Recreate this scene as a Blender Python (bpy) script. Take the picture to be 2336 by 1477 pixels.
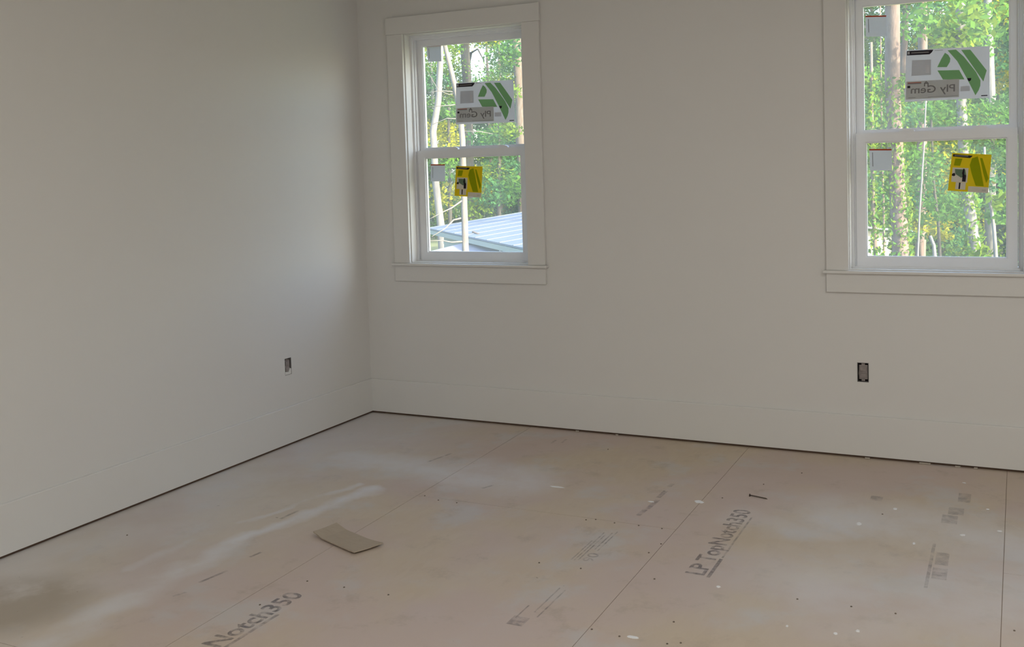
import bpy, bmesh, math, random
import numpy as np
from mathutils import Vector, Matrix
random.seed(7); RNG = np.random.default_rng(11)
for o in list(bpy.data.objects): bpy.data.objects.remove(o, do_unlink=True)
SC = bpy.context.scene; COL = SC.collection

# ------------------------------------------------------------------ camera
W, H = 2336, 1477
F = 2210.927; CAM = np.array([3.6049, -4.88582, 1.45123])
YAW, PIT, ROL = .42199, -.05534, -.02657; PX, PY = 144.604, -223.387
_fw = np.array([-math.sin(YAW)*math.cos(PIT), math.cos(YAW)*math.cos(PIT), math.sin(PIT)])
_rt = np.array([math.cos(YAW), math.sin(YAW), 0]); _up = np.cross(_rt, _fw)
R2 = math.cos(ROL)*_rt + math.sin(ROL)*_up; U2 = -math.sin(ROL)*_rt + math.cos(ROL)*_up
cd = bpy.data.cameras.new('camera'); cam = bpy.data.objects.new('camera', cd); COL.objects.link(cam)
cd.sensor_fit = 'HORIZONTAL'; cd.sensor_width = 36; cd.lens = 36*F/W
cd.shift_x = -PX/W; cd.shift_y = PY/W; cd.clip_start = .05; cd.clip_end = 300
M = Matrix.Identity(4)
for i in range(3):
    M[i][0] = R2[i]; M[i][1] = U2[i]; M[i][2] = -_fw[i]; M[i][3] = CAM[i]
cam.matrix_world = M; SC.camera = cam
def ray(x, y): return _fw + R2*(x-W/2-PX)/F - U2*(y-H/2-PY)/F
def hit(x, y, ax, v):
    d = ray(x, y); return CAM + d*((v-CAM[ax])/d[ax])
def far(x, y, D):
    d = ray(x, y); return CAM + d/np.linalg.norm(d)*D
def flo(x, y): return hit(x, y, 2, 0)

# ------------------------------------------------------------------ light
SKY_STRENGTH = 1.2; SUN_ENERGY = 17.0; LAMP_POWER = 29.5
SC.view_settings.view_transform = 'Standard'; SC.view_settings.look = 'None'
SC.view_settings.gamma = 1; SC.view_settings.use_curve_mapping = False
SC.view_settings.exposure = 0.0
wd = bpy.data.worlds.new('sky'); SC.world = wd; wd.use_nodes = True
bg = wd.node_tree.nodes['Background']; bg.inputs[1].default_value = SKY_STRENGTH
sky = wd.node_tree.nodes.new('ShaderNodeTexSky'); sky.sky_type = 'NISHITA'; sky.sun_disc = False     # hazy low sun off to the right
sky.sun_elevation = math.radians(28); sky.sun_rotation = math.radians(105); sky.dust_density = 3.; sky.air_density = 1.
wd.node_tree.links.new(sky.outputs[0], bg.inputs[0])
sd = bpy.data.lights.new('sun', 'SUN'); sd.energy = SUN_ENERGY; sd.angle = .02; sd.color = (1, .86, .6)
sun = bpy.data.objects.new('sun', sd); COL.objects.link(sun)
sun.rotation_euler = Vector((-.86, .23, -.47)).to_track_quat('-Z', 'Y').to_euler()
sun.location = (30, -10, 25)

# ------------------------------------------------------------------ helpers
def tag(o, label=None, cat=None, group=None, kind=None):
    if label: o['label'] = label
    if cat: o['category'] = cat
    if group: o['group'] = group
    if kind: o['kind'] = kind
    return o
def empty(name, loc=(0, 0, 0)):
    o = bpy.data.objects.new(name, None); o.location = loc; o.empty_display_size = .1; COL.objects.link(o); return o
def link(name, me, mat=None, parent=None):
    o = bpy.data.objects.new(name, me); COL.objects.link(o)
    if mat is not None and not me.materials: me.materials.append(mat)
    if parent is not None:
        o.parent = parent
        o.matrix_parent_inverse = Matrix.Translation(parent.location).inverted() if parent.parent is None else Matrix.Identity(4)
        if parent.parent is not None: o.matrix_parent_inverse = Matrix.Identity(4)
    return o
def from_bm(name, bm, mat, parent=None, smooth=False):
    bmesh.ops.recalc_face_normals(bm, faces=bm.faces)
    me = bpy.data.meshes.new(name); bm.to_mesh(me); bm.free()
    if smooth: me.polygons.foreach_set('use_smooth', [True]*len(me.polygons))
    return link(name, me, mat, parent)
def box(bm, x0, x1, y0, y1, z0, z1, bev=0):
    vs = [bm.verts.new(p) for p in ((x0,y0,z0),(x1,y0,z0),(x1,y1,z0),(x0,y1,z0),(x0,y0,z1),(x1,y0,z1),(x1,y1,z1),(x0,y1,z1))]
    fs = [bm.faces.new([vs[i] for i in q]) for q in ((0,3,2,1),(4,5,6,7),(0,1,5,4),(1,2,6,5),(2,3,7,6),(3,0,4,7))]
    if bev:
        es = list({e for f in fs for e in f.edges})
        bmesh.ops.bevel(bm, geom=es, offset=bev, segments=2, affect='EDGES', profile=.6)
def boxo(name, x0, x1, y0, y1, z0, z1, mat, parent=None, bev=0):
    bm = bmesh.new(); box(bm, x0, x1, y0, y1, z0, z1, bev); return from_bm(name, bm, mat, parent)
def prism(bm, pts, z0, z1):                       # polygon in xy extruded in z
    a = [bm.verts.new((p[0], p[1], z0)) for p in pts]; b = [bm.verts.new((p[0], p[1], z1)) for p in pts]
    n = len(pts); bm.faces.new(a[::-1]); bm.faces.new(b)
    for i in range(n): bm.faces.new((a[i], a[(i+1) % n], b[(i+1) % n], b[i]))
def slab(bm, quad, th, nrm):                      # 3-D polygon given thickness along nrm
    nrm = Vector(nrm).normalized()*th
    a = [bm.verts.new(Vector(p)) for p in quad]; b = [bm.verts.new(Vector(p)+nrm) for p in quad]; n = len(quad)
    bm.faces.new(a[::-1]); bm.faces.new(b)
    for i in range(n): bm.faces.new((a[i], a[(i+1) % n], b[(i+1) % n], b[i]))
def tube(bm, pts, rad, n=10, jit=0):
    rings = []
    pts = [Vector(p) for p in pts]
    for i, p in enumerate(pts):
        t = (pts[min(i+1, len(pts)-1)] - pts[max(i-1, 0)]).normalized()
        s = t.cross(Vector((0, 0, 1)) if abs(t.z) < .9 else Vector((1, 0, 0))).normalized(); u = t.cross(s)
        r = rad[i] if hasattr(rad, '__len__') else rad
        rings.append([bm.verts.new(p + (s*math.cos(a)+u*math.sin(a))*r*(1+jit*random.uniform(-1, 1))) for a in [2*math.pi*k/n for k in range(n)]])
    for A, B in zip(rings, rings[1:]):
        for k in range(n): bm.faces.new((A[k], A[(k+1) % n], B[(k+1) % n], B[k]))
    bm.faces.new(rings[0][::-1]); bm.faces.new(rings[-1])

# ---- materials
class NT:
    def __init__(s, name):
        s.m = bpy.data.materials.new(name); s.m.use_nodes = True; s.t = s.m.node_tree; s.t.nodes.clear()
        s.out = s.n('ShaderNodeOutputMaterial')
    def n(s, typ, **kw):
        d = s.t.nodes.new(typ)
        for k, v in kw.items(): setattr(d, k, v)
        return d
    def set(s, sock, v):
        if isinstance(v, bpy.types.NodeSocket): s.t.links.new(v, sock)
        elif isinstance(v, (tuple, list)) and sock.type == 'RGBA' and len(v) == 3: sock.default_value = (*v, 1)
        else: sock.default_value = v
    def pos(s): return s.n('ShaderNodeNewGeometry').outputs['Position']
    def obj(s): return s.n('ShaderNodeTexCoord').outputs['Object']
    def noise(s, vec, scale, detail=4, rough=.55, stretch=None):
        if stretch:
            mp = s.n('ShaderNodeMapping'); s.set(mp.inputs['Vector'], vec); mp.inputs['Scale'].default_value = stretch; vec = mp.outputs[0]
        d = s.n('ShaderNodeTexNoise'); s.set(d.inputs['Vector'], vec); d.inputs['Scale'].default_value = scale
        d.inputs['Detail'].default_value = detail; d.inputs['Roughness'].default_value = rough; return d.outputs['Fac']
    def ramp(s, fac, a, b, lo=0., hi=1.):
        d = s.n('ShaderNodeMapRange', interpolation_type='SMOOTHSTEP'); s.set(d.inputs[0], fac)
        d.inputs[1].default_value = a; d.inputs[2].default_value = b; d.inputs[3].default_value = lo; d.inputs[4].default_value = hi
        return d.outputs[0]
    def math(s, op, a, b=0., c=None):
        d = s.n('ShaderNodeMath', operation=op); s.set(d.inputs[0], a); s.set(d.inputs[1], b)
        if c is not None: s.set(d.inputs[2], c)
        return d.outputs[0]
    def mix(s, fac, a, b, mode='MIX'):
        d = s.n('ShaderNodeMix', data_type='RGBA', blend_type=mode); s.set(d.inputs[0], fac); s.set(d.inputs[6], a); s.set(d.inputs[7], b); return d.outputs[2]
    def pbsdf(s, col, rough=.6, **kw):
        d = s.n('ShaderNodeBsdfPrincipled'); s.set(d.inputs['Base Color'], col); s.set(d.inputs['Roughness'], rough)
        for k, v in kw.items(): s.set(d.inputs[k.replace('_', ' ')], v)
        return d
    def bump(s, h, strength=.2, dist=.01):
        d = s.n('ShaderNodeBump'); s.set(d.inputs['Height'], h); d.inputs['Strength'].default_value = strength; d.inputs['Distance'].default_value = dist; return d.outputs[0]
    def segdist(s, p, A, B):
        pa = s.n('ShaderNodeVectorMath', operation='SUBTRACT'); s.set(pa.inputs[0], p); pa.inputs[1].default_value = (*A, 0)
        ba = (B[0]-A[0], B[1]-A[1], 0); L2 = ba[0]**2+ba[1]**2
        dt = s.n('ShaderNodeVectorMath', operation='DOT_PRODUCT'); s.set(dt.inputs[0], pa.outputs[0]); dt.inputs[1].default_value = ba
        h = s.n('ShaderNodeClamp'); s.set(h.inputs[0], s.math('DIVIDE', dt.outputs['Value'], L2))
        sc = s.n('ShaderNodeVectorMath', operation='SCALE'); sc.inputs[0].default_value = ba; s.set(sc.inputs['Scale'], h.outputs[0])
        df = s.n('ShaderNodeVectorMath', operation='SUBTRACT'); s.set(df.inputs[0], pa.outputs[0]); s.set(df.inputs[1], sc.outputs[0])
        mu = s.n('ShaderNodeVectorMath', operation='MULTIPLY'); s.set(mu.inputs[0], df.outputs[0]); mu.inputs[1].default_value = (1, 1, 0)
        ln = s.n('ShaderNodeVectorMath', operation='LENGTH'); s.set(ln.inputs[0], mu.outputs[0]); return ln.outputs['Value']
    def done(s, sh, disp=None):
        s.t.links.new(sh if isinstance(sh, bpy.types.NodeSocket) else sh.outputs[0], s.out.inputs[0]); return s.m
def simple(name, col, rough=.6, var=.12, scale=20, metal=0., bump=0., spec=.5, stretch=None):
    n = NT(name); f = n.noise(n.obj(), scale, stretch=stretch)
    c = n.mix(f, tuple(x*(1-var) for x in col), tuple(min(1, x*(1+var)) for x in col))
    d = n.pbsdf(c, rough, Metallic=metal); d.inputs['Specular IOR Level'].default_value = spec
    if bump: n.set(d.inputs['Normal'], n.bump(f, bump, .01))
    return n.done(d)
def wall_paint(name, col, rough=.75):
    n = NT(name); p = n.pos()
    c = n.mix(n.noise(p, 1.3, 3), tuple(x*.965 for x in col), col)
    d = n.pbsdf(c, rough); d.inputs['Specular IOR Level'].default_value = .25
    n.set(d.inputs['Normal'], n.bump(n.noise(p, 260, 2), .06, .002)); return n.done(d)
M_WALL = wall_paint('white_wall_paint', (.80, .79, .77))
M_TRIM = wall_paint('white_trim_paint', (.805, .798, .778), .55)
M_CEIL = wall_paint('ceiling_paint', (.80, .79, .77), .9)
M_VINYL = simple('white_vinyl', (.86, .88, .91), .35, .03, 8)
M_GAP = simple('gap_shade_wood', (.12, .075, .05), .8, .35, 14, stretch=(1, 1, 6))
M_SLAB = simple('joist_wood', (.10, .075, .05), .9)
M_BOXP = simple('grey_box_plastic', (.17, .16, .16), .6, .2)
M_DEV = simple('oversprayed_device', (.30, .265, .255), .7, .35, 60)
M_WIRE = simple('wire_sheath', (.30, .26, .22), .6)
M_STEEL = simple('rusty_nail_steel', (.10, .075, .06), .5, .3, 60, metal=.4)
M_CHIP = simple('white_drywall_mud', (.84, .84, .85), .9, .06, 40)
M_CRUMB = simple('dusty_plaster', (.46, .41, .35), .9, .15, 60)
M_JOINT = simple('joint_grime', (.27, .20, .15), .9, .4, 9)
M_DIRT = simple('dark_speck', (.16, .125, .095), .8, .3, 60)

def floor_mat():
    n = NT('dusty_strand_board'); p = n.pos()
    v = n.n('ShaderNodeTexVoronoi', feature='F1'); mp = n.n('ShaderNodeMapping'); n.set(mp.inputs['Vector'], p)
    mp.inputs['Scale'].default_value = (34, 13, 1); wn = n.noise(p, 9, 2)
    n.set(v.inputs['Vector'], mp.outputs[0]); v.inputs['Scale'].default_value = 1
    strand = n.mix(v.outputs['Color'], (.565, .465, .355), (.635, .54, .43))
    c = n.mix(.35, n.mix(n.noise(p, 1.7, 5), (.56, .455, .34), (.63, .535, .425)), strand)
    c = n.mix(n.ramp(n.noise(p, 1.1, 4),   .42, .62, 0, .9), c, (.585, .48, .435))
    c = n.mix(n.ramp(n.noise(p, 2.6, 5, .6), .52, .68, 0, .6), c, (.57, .555, .55))  # greyish scuffs     # pinkish worn patches
    c = n.mix(n.ramp(n.noise(p, 5.5, 6, .7), .54, .72, 0, .5), c, (.42, .35, .28))  # brown grime
    # pale sanding dust and sprayed-on paint film
    q = n.n('ShaderNodeSeparateXYZ'); n.set(q.inputs[0], p)
    dn = n.noise(p, 3.2, 6, .62); dn2 = n.noise(p, 1.4, 4)
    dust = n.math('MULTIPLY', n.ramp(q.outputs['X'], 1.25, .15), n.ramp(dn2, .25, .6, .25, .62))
    wv = n.n('ShaderNodeTexNoise'); n.set(wv.inputs['Vector'], p); wv.inputs['Scale'].default_value = 4.5; wv.inputs['Detail'].default_value = 4
    wo = n.n('ShaderNodeVectorMath', operation='MULTIPLY_ADD'); n.set(wo.inputs[0], wv.outputs['Color']); wo.inputs[1].default_value = (.16, .3, 0)
    n.set(wo.inputs[2], p); pw = n.n('ShaderNodeVectorMath', operation='SUBTRACT'); n.set(pw.inputs[0], wo.outputs[0]); pw.inputs[1].default_value = (.08, .15, 0); pw = pw.outputs[0]
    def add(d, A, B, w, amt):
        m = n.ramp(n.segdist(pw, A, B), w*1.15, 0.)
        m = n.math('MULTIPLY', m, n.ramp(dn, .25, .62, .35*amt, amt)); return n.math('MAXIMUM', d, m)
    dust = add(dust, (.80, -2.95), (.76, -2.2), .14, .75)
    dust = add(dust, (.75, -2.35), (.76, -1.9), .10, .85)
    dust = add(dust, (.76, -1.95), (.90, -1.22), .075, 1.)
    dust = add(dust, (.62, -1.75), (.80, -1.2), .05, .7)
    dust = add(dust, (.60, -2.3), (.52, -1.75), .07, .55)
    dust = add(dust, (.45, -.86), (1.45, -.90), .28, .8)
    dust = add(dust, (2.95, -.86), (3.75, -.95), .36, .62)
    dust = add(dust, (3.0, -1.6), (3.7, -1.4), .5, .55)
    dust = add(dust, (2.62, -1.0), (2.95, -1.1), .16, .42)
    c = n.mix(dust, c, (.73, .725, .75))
    # muddy brown patch at the left wall
    br = n.math('MULTIPLY', n.ramp(n.segdist(p, (.25, -2.85), (.45, -2.7)), .34, .12), n.ramp(dn, .3, .55, .2, .8))
    c = n.mix(br, c, (.40, .34, .265))
    # small spatters
    sp = n.ramp(n.noise(p, 26, 2), .76, .80, 0, .45); c = n.mix(sp, c, (.60, .60, .62))
    ds = n.ramp(n.noise(p, 31, 2), .24, .205, 0, .5); c = n.mix(ds, c, (.17, .13, .10))
    d = n.pbsdf(c, n.ramp(dn, .3, .7, .5, .72)); d.inputs['Specular IOR Level'].default_value = .35
    n.set(d.inputs['Normal'], n.bump(n.noise(p, 70, 3), .05, .002)); return n.done(d)
M_FLOOR = floor_mat()
def ink_mat(name, col, lo, hi, amt):
    n = NT(name); p = n.pos(); f = n.ramp(n.noise(p, 22, 5, .7), lo, hi, .12*amt, amt)
    tr = n.n('ShaderNodeBsdfTransparent'); df = n.n('ShaderNodeBsdfDiffuse'); n.set(df.inputs[0], col)
    mx = n.n('ShaderNodeMixShader'); n.set(mx.inputs[0], f); n.set(mx.inputs[1], tr.outputs[0]); n.set(mx.inputs[2], df.outputs[0]); return n.done(mx)
M_INK = ink_mat('worn_grey_ink', (.15, .15, .18), .32, .62, .45)
M_INKS = ink_mat('smudged_ink', (.30, .29, .32), .35, .7, .30)
M_INKF = ink_mat('faded_grey_ink', (.22, .21, .24), .36, .66, .36)

def glass_mat():
    n = NT('hazed_dusty_glass')
    tr = n.n('ShaderNodeBsdfTransparent'); tr.inputs[0].default_value = (.96, .98, .97, 1)
    gl = n.n('ShaderNodeBsdfGlossy'); gl.inputs['Roughness'].default_value = .02
    lw = n.n('ShaderNodeLayerWeight'); lw.inputs[0].default_value = .5
    fr = n.n('ShaderNodeMath', operation='MULTIPLY_ADD'); n.set(fr.inputs[0], n.math('POWER', lw.outputs['Facing'], 5.)); fr.inputs[1].default_value = .9; fr.inputs[2].default_value = .035
    m1 = n.n('ShaderNodeMixShader'); n.set(m1.inputs[0], fr.outputs[0]); n.set(m1.inputs[1], tr.outputs[0]); n.set(m1.inputs[2], gl.outputs[0])
    tl = n.n('ShaderNodeBsdfTranslucent'); tl.inputs[0].default_value = (.95, .96, .92, 1)
    m2 = n.n('ShaderNodeMixShader'); n.set(m2.inputs[0], n.ramp(n.noise(n.pos(), 7, 4), .2, .8, .048, .072))  # translucent share puts the pale overexposed veil into the dusty glass
    n.set(m2.inputs[1], m1.outputs[0]); n.set(m2.inputs[2], tl.outputs[0]); return n.done(m2)
M_GLASS = glass_mat()
def paper(name, col, tr=.36, var=.04):
    n = NT(name); c = n.mix(n.noise(n.obj(), 30, 3), tuple(x*(1-var) for x in col), col)
    a = n.n('ShaderNodeBsdfDiffuse'); b = n.n('ShaderNodeBsdfTranslucent'); n.set(a.inputs[0], c); n.set(b.inputs[0], c)
    m = n.n('ShaderNodeMixShader'); m.inputs[0].default_value = tr; n.set(m.inputs[1], a.outputs[0]); n.set(m.inputs[2], b.outputs[0]); return n.done(m)
M_PAPER = paper('sticker_paper', (.80, .80, .82)); M_PAPER2 = paper('sticker_beige_panel', (.62, .61, .58), .36)
M_PGREEN = paper('sticker_green', (.30, .56, .26), .42); M_PBLACK = paper('sticker_black', (.04, .035, .045), .1)
M_PGREY = paper('sticker_grey_print', (.32, .31, .31), .32); M_PLGREY = paper('sticker_pale_print', (.68, .68, .70), .36)
M_PRED = paper('sticker_red', (.55, .10, .05), .32); M_PYEL = paper('sticker_yellow', (.78, .62, .03), .34)
M_POLIVE = paper('sticker_olive', (.40, .47, .01), .36); M_PTAG = paper('tag_paper', (.72, .73, .75), .42); M_PFOL = paper('sticker_photo_green', (.22, .33, .24), .42)

# ------------------------------------------------------------------ room shell
XR, YR, ZC = 5.3, -6.2, 2.75; TH = .14
WINS = [(.327, 1.120), (2.883, 3.668)]; ZS, ZH = .932, 2.293
def holed_wall(name, u0, u1, z0, z1, holes, P, mat):
    """wall with real openings; P(u, z, depth) -> xyz; depth 0 = room side"""
    us = sorted({u0, u1, *[h[0] for h in holes], *[h[1] for h in holes]}); zs = sorted({z0, z1, *[h[2] for h in holes], *[h[3] for h in holes]})
    bm = bmesh.new(); cache = {}
    def v(u, z, d):
        k = (round(u, 5), round(z, 5), d)
        if k not in cache: cache[k] = bm.verts.new(P(u, z, d))
        return cache[k]
    solid = {}
    for i in range(len(us)-1):
        for j in range(len(zs)-1):
            cu, cz = (us[i]+us[i+1])/2, (zs[j]+zs[j+1])/2
            solid[i, j] = not any(h[0] < cu < h[1] and h[2] < cz < h[3] for h in holes)
    for (i, j), s in solid.items():
        if not s: continue
        a, b, c, d = us[i], us[i+1], zs[j], zs[j+1]
        bm.faces.new((v(a,c,0), v(b,c,0), v(b,d,0), v(a,d,0))); bm.faces.new((v(a,c,TH), v(a,d,TH), v(b,d,TH), v(b,c,TH)))
        for (di, dj), (e, f) in {(-1,0): ((a,c),(a,d)), (1,0): ((b,c),(b,d)), (0,-1): ((a,c),(b,c)), (0,1): ((a,d),(b,d))}.items():
            if not solid.get((i+di, j+dj), False): bm.faces.new((v(*e,0), v(*f,0), v(*f,TH), v(*e,TH)))
    return from_bm(name, bm, mat)
OB = (2.916, 2.971, .378, .475)                 # hole for the box in the window wall
OL = (-.769, -.716, .383, .476)                 # and in the left wall
wb = holed_wall('wall_back', -TH, XR+TH, .0, ZC, [(a, b, ZS, ZH) for a, b in WINS]+[OB], lambda u, z, d: (u, d, z), M_WALL)
tag(wb, 'white painted window wall with two window openings', 'wall', kind='structure')
wl = holed_wall('wall_left', YR-TH, 0, .0, ZC, [OL], lambda u, z, d: (-d, u, z), M_WALL)
tag(wl, 'blank white painted side wall without windows', 'wall', kind='structure')
wr = boxo('wall_right', XR, XR+TH, YR, 0, 0, ZC, M_WALL); tag(wr, 'white painted wall opposite the blank side wall', 'wall', kind='structure')
wk = boxo('wall_rear', 0, XR, YR-TH, YR, 0, ZC, M_WALL); tag(wk, 'white painted wall facing the window wall', 'wall', kind='structure')
ce = boxo('ceiling', -TH, XR+TH, YR-TH, TH, ZC, ZC+.15, M_CEIL); tag(ce, 'flat white painted ceiling over the room', 'ceiling', kind='structure')

fl = boxo('floor', -TH, XR+TH, YR-TH, TH, -.22, -.019, M_SLAB); tag(fl, 'bare strand board subfloor with worn printed lettering and dust', 'floor', kind='structure')
def seamA(y): return 1.104-.0315*y
def seamB(y): return 2.368-.006*y
def seamC(y): return 3.592+.008*y
def seam0(y): return 0.0
def seamD(y): return 4.81+.01*y
def seamE(y): return XR
cols = [(seam0, seamA, [-2.9, -5.34]), (seamA, seamB, [-1.236, -3.675, -6.11]), (seamB, seamC, [-2.455, -4.894]), (seamC, seamD, [-1.236, -3.675, -6.11]), (seamD, seamE, [-2.455, -4.894])]
panels = []
for ci, (sa, sb, cuts) in enumerate(cols):
    ys = [0.0]+[c for c in cuts if c > YR+.05]+[YR]
    for k, (ya, yb) in enumerate(zip(ys, ys[1:])):
        g = .0011; bm = bmesh.new()
        ga = 0 if ci == 0 else g; gb = 0 if ci == len(cols)-1 else g
        y1, y0 = ya-(g if k else 0), yb+(g if k < len(ys)-2 else 0)
        prism(bm, [(sa(y0)+ga, y0), (sb(y0)-gb, y0), (sb(y1)-gb, y1), (sa(y1)+ga, y1)], -.019, 0)
        o = from_bm('subfloor_panel', bm, M_FLOOR, fl); panels.append((o, ci, y0, y1))
for sa in (seamA, seamB, seamC, seamD):        # grime packed in the joints between sheets
    bm = bmesh.new(); g = .00105; prism(bm, [(sa(YR)-g, YR), (sa(YR)+g, YR), (sa(0)+g, 0), (sa(0)-g, 0)], -.018, -.0012); from_bm('joint_grime', bm, M_JOINT, fl)
for ci, (sa, sb, cuts) in enumerate(cols):
    for c in cuts:
        bm = bmesh.new(); prism(bm, [(sa(c)+.002, c-g), (sb(c)-.002, c-g), (sb(c)-.002, c+g), (sa(c)+.002, c+g)], -.018, -.0010); from_bm('joint_grime', bm, M_JOINT, fl)
def panel_at(x, y):
    for o, ci, y0, y1 in panels:
        if cols[ci][0](y) <= x <= cols[ci][1](y) and y0 <= y <= y1: return o
    return panels[0][0]
# baseboards stand clear of the subfloor over a dark gap
BH, BG, BT = .212, .013, .015
def profile_board(name, u0, u1, P, parent=None):
    pr = [(0, BG), (BT, BG), (BT, BH-.002), (BT-.002, BH), (0, BH)]; bm = bmesh.new()
    a = [bm.verts.new(P(u0, d, z)) for d, z in pr]; b = [bm.verts.new(P(u1, d, z)) for d, z in pr]; n = len(pr)
    bm.faces.new(a); bm.faces.new(b[::-1])
    for i in range(n): bm.faces.new((a[i], b[i], b[(i+1) % n], a[(i+1) % n]))
    return from_bm(name, bm, M_TRIM, parent)
e = .0008
bb = profile_board('baseboard_back', BT+e, XR-e, lambda u, d, z: (u, -d-e, z)); tag(bb, 'tall white baseboard under the two windows, dark gap below', 'baseboard', kind='structure')
bl = profile_board('baseboard_left', YR+e, -e, lambda u, d, z: (d+e, u, z)); tag(bl, 'tall white baseboard along the blank side wall, dark gap below', 'baseboard', kind='structure')
boxo('gap_strip', .002, XR-.002, -.004, -.0005, .0005, BG+.001, M_GAP, wb)  # brown plate-wood strip, dark colour deepens the shade under the baseboard
boxo('gap_strip', .0005, .004, YR+.002, -.002, .0005, BG+.001, M_GAP, wl)

# ------------------------------------------------------------------ windows
def ring(bm, x0, x1, z0, z1, wl_, wr_, wb_, wt_, y0, y1):
    box(bm, x0, x0+wl_, y0, y1, z0, z1); box(bm, x1-wr_, x1, y0, y1, z0, z1)
    box(bm, x0+wl_, x1-wr_, y0, y1, z0, z0+wb_); box(bm, x0+wl_, x1-wr_, y0, y1, z1-wt_, z1)
def window(idx, x0, x1, label):
    w = empty('window_%d' % idx, ((x0+x1)/2, 0, ZS)); tag(w, label, 'window', kind='structure')
    CW, CT = .108, .018; y = -.0008
    for a, b in ((x0-CW, x0), (x1, x1+CW)): boxo('side_casing', a, b, y-CT, y, ZS+.0005, ZH, M_TRIM, w, .002)
    boxo('head_casing', x0-CW-.004, x1+CW+.004, y-CT-.003, y, ZH+.0005, ZH+.10, M_TRIM, w, .002)
    boxo('stool', x0-CW-.014, x1+CW+.014, y-CT-.016, y, ZS-.014, ZS, M_TRIM, w, .003)
    boxo('apron', x0-CW, x1+CW, y-CT+.002, y, ZS-.108, ZS-.0145, M_TRIM, w, .002)
    # jamb boards lining the opening
    jt = .006; e = .0006
    boxo('jamb', x0+e, x0+jt, e, TH-.002, ZS+jt, ZH-e, M_TRIM, w); boxo('jamb', x1-jt, x1-e, e, TH-.002, ZS+jt, ZH-e, M_TRIM, w)
    boxo('head_jamb', x0+jt, x1-jt, e, TH-.002, ZH-jt, ZH-e, M_TRIM, w); boxo('sill_board', x0+e, x1-e, e, TH-.002, ZS+.0005, ZS+jt, M_TRIM, w)
    # vinyl frame: two steps
    a0, a1, b0, b1 = x0+jt, x1-jt, ZS+jt, ZH-jt; bm = bmesh.new()
    ring(bm, a0, a1, b0, b1, .012, .012, .008, .012, .058, .135); ring(bm, a0+.012, a1-.012, b0+.008, b1-.012, .008, .008, .004, .012, .074, .132)
    from_bm('vinyl_frame', bm, M_VINYL, w)
    s0, s1 = x0+.028, x1-.028; zm = 1.603
    # lower sash (room side)
    bm = bmesh.new(); ring(bm, s0, s1, b0+.006, zm, .045, .045, .047, .043, .068, .096)
    ring(bm, s0+.045, s1-.045, b0+.053, zm-.043, .006, .006, .006, .006, .077, .092)
    ls = from_bm('lower_sash', bm, M_VINYL, w)
    boxo('pane', s0+.047, s1-.047, .083, .0845, b0+.055, zm-.045, M_GLASS, ls)
    bm = bmesh.new()
    u0, u1 = x0+.0265, x1-.0265
    ring(bm, u0, u1, zm-.035, ZH-.022, .034, .034, .048, .042, .0985, .126)
    ring(bm, u0+.034, u1-.034, zm+.013, ZH-.064, .005, .005, .005, .005, .104, .122)
    us = from_bm('upper_sash', bm, M_VINYL, w)
    boxo('pane', u0+.036, u1-.036, .112, .1135, zm+.015, ZH-.066, M_GLASS, us)
    for t in (.33, .78):                                       # two cam locks on the meeting rail
        cx = s0+(s1-s0)*t; bm = bmesh.new(); N = 12
        top = []
        for k in range(N+1):
            a = math.pi*k/N; top.append((cx-.034*math.cos(a), .004+.011*math.sin(a)))
        for yy in (.074, .095): pass
        A = [bm.verts.new((px, .073, zm+pz)) for px, pz in top]+[bm.verts.new((cx+.034, .073, zm)), bm.verts.new((cx-.034, .073, zm))]
        B = [bm.verts.new((q.co.x, .096, q.co.z)) for q in A]; n = len(A)
        bm.faces.new(A); bm.faces.new(B[::-1])
        for i in range(n): bm.faces.new((A[i], B[i], B[(i+1) % n], A[(i+1) % n]))
        from_bm('sash_lock', bm, M_VINYL, ls)
    return w
window(1, *WINS[0], 'white double hung window nearer the room corner, metal roof seen through it')
window(2, *WINS[1], 'white double hung window with only woods seen through it')
YU, YL = .1115, .0825                             # room-side faces of the upper and lower panes

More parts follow.
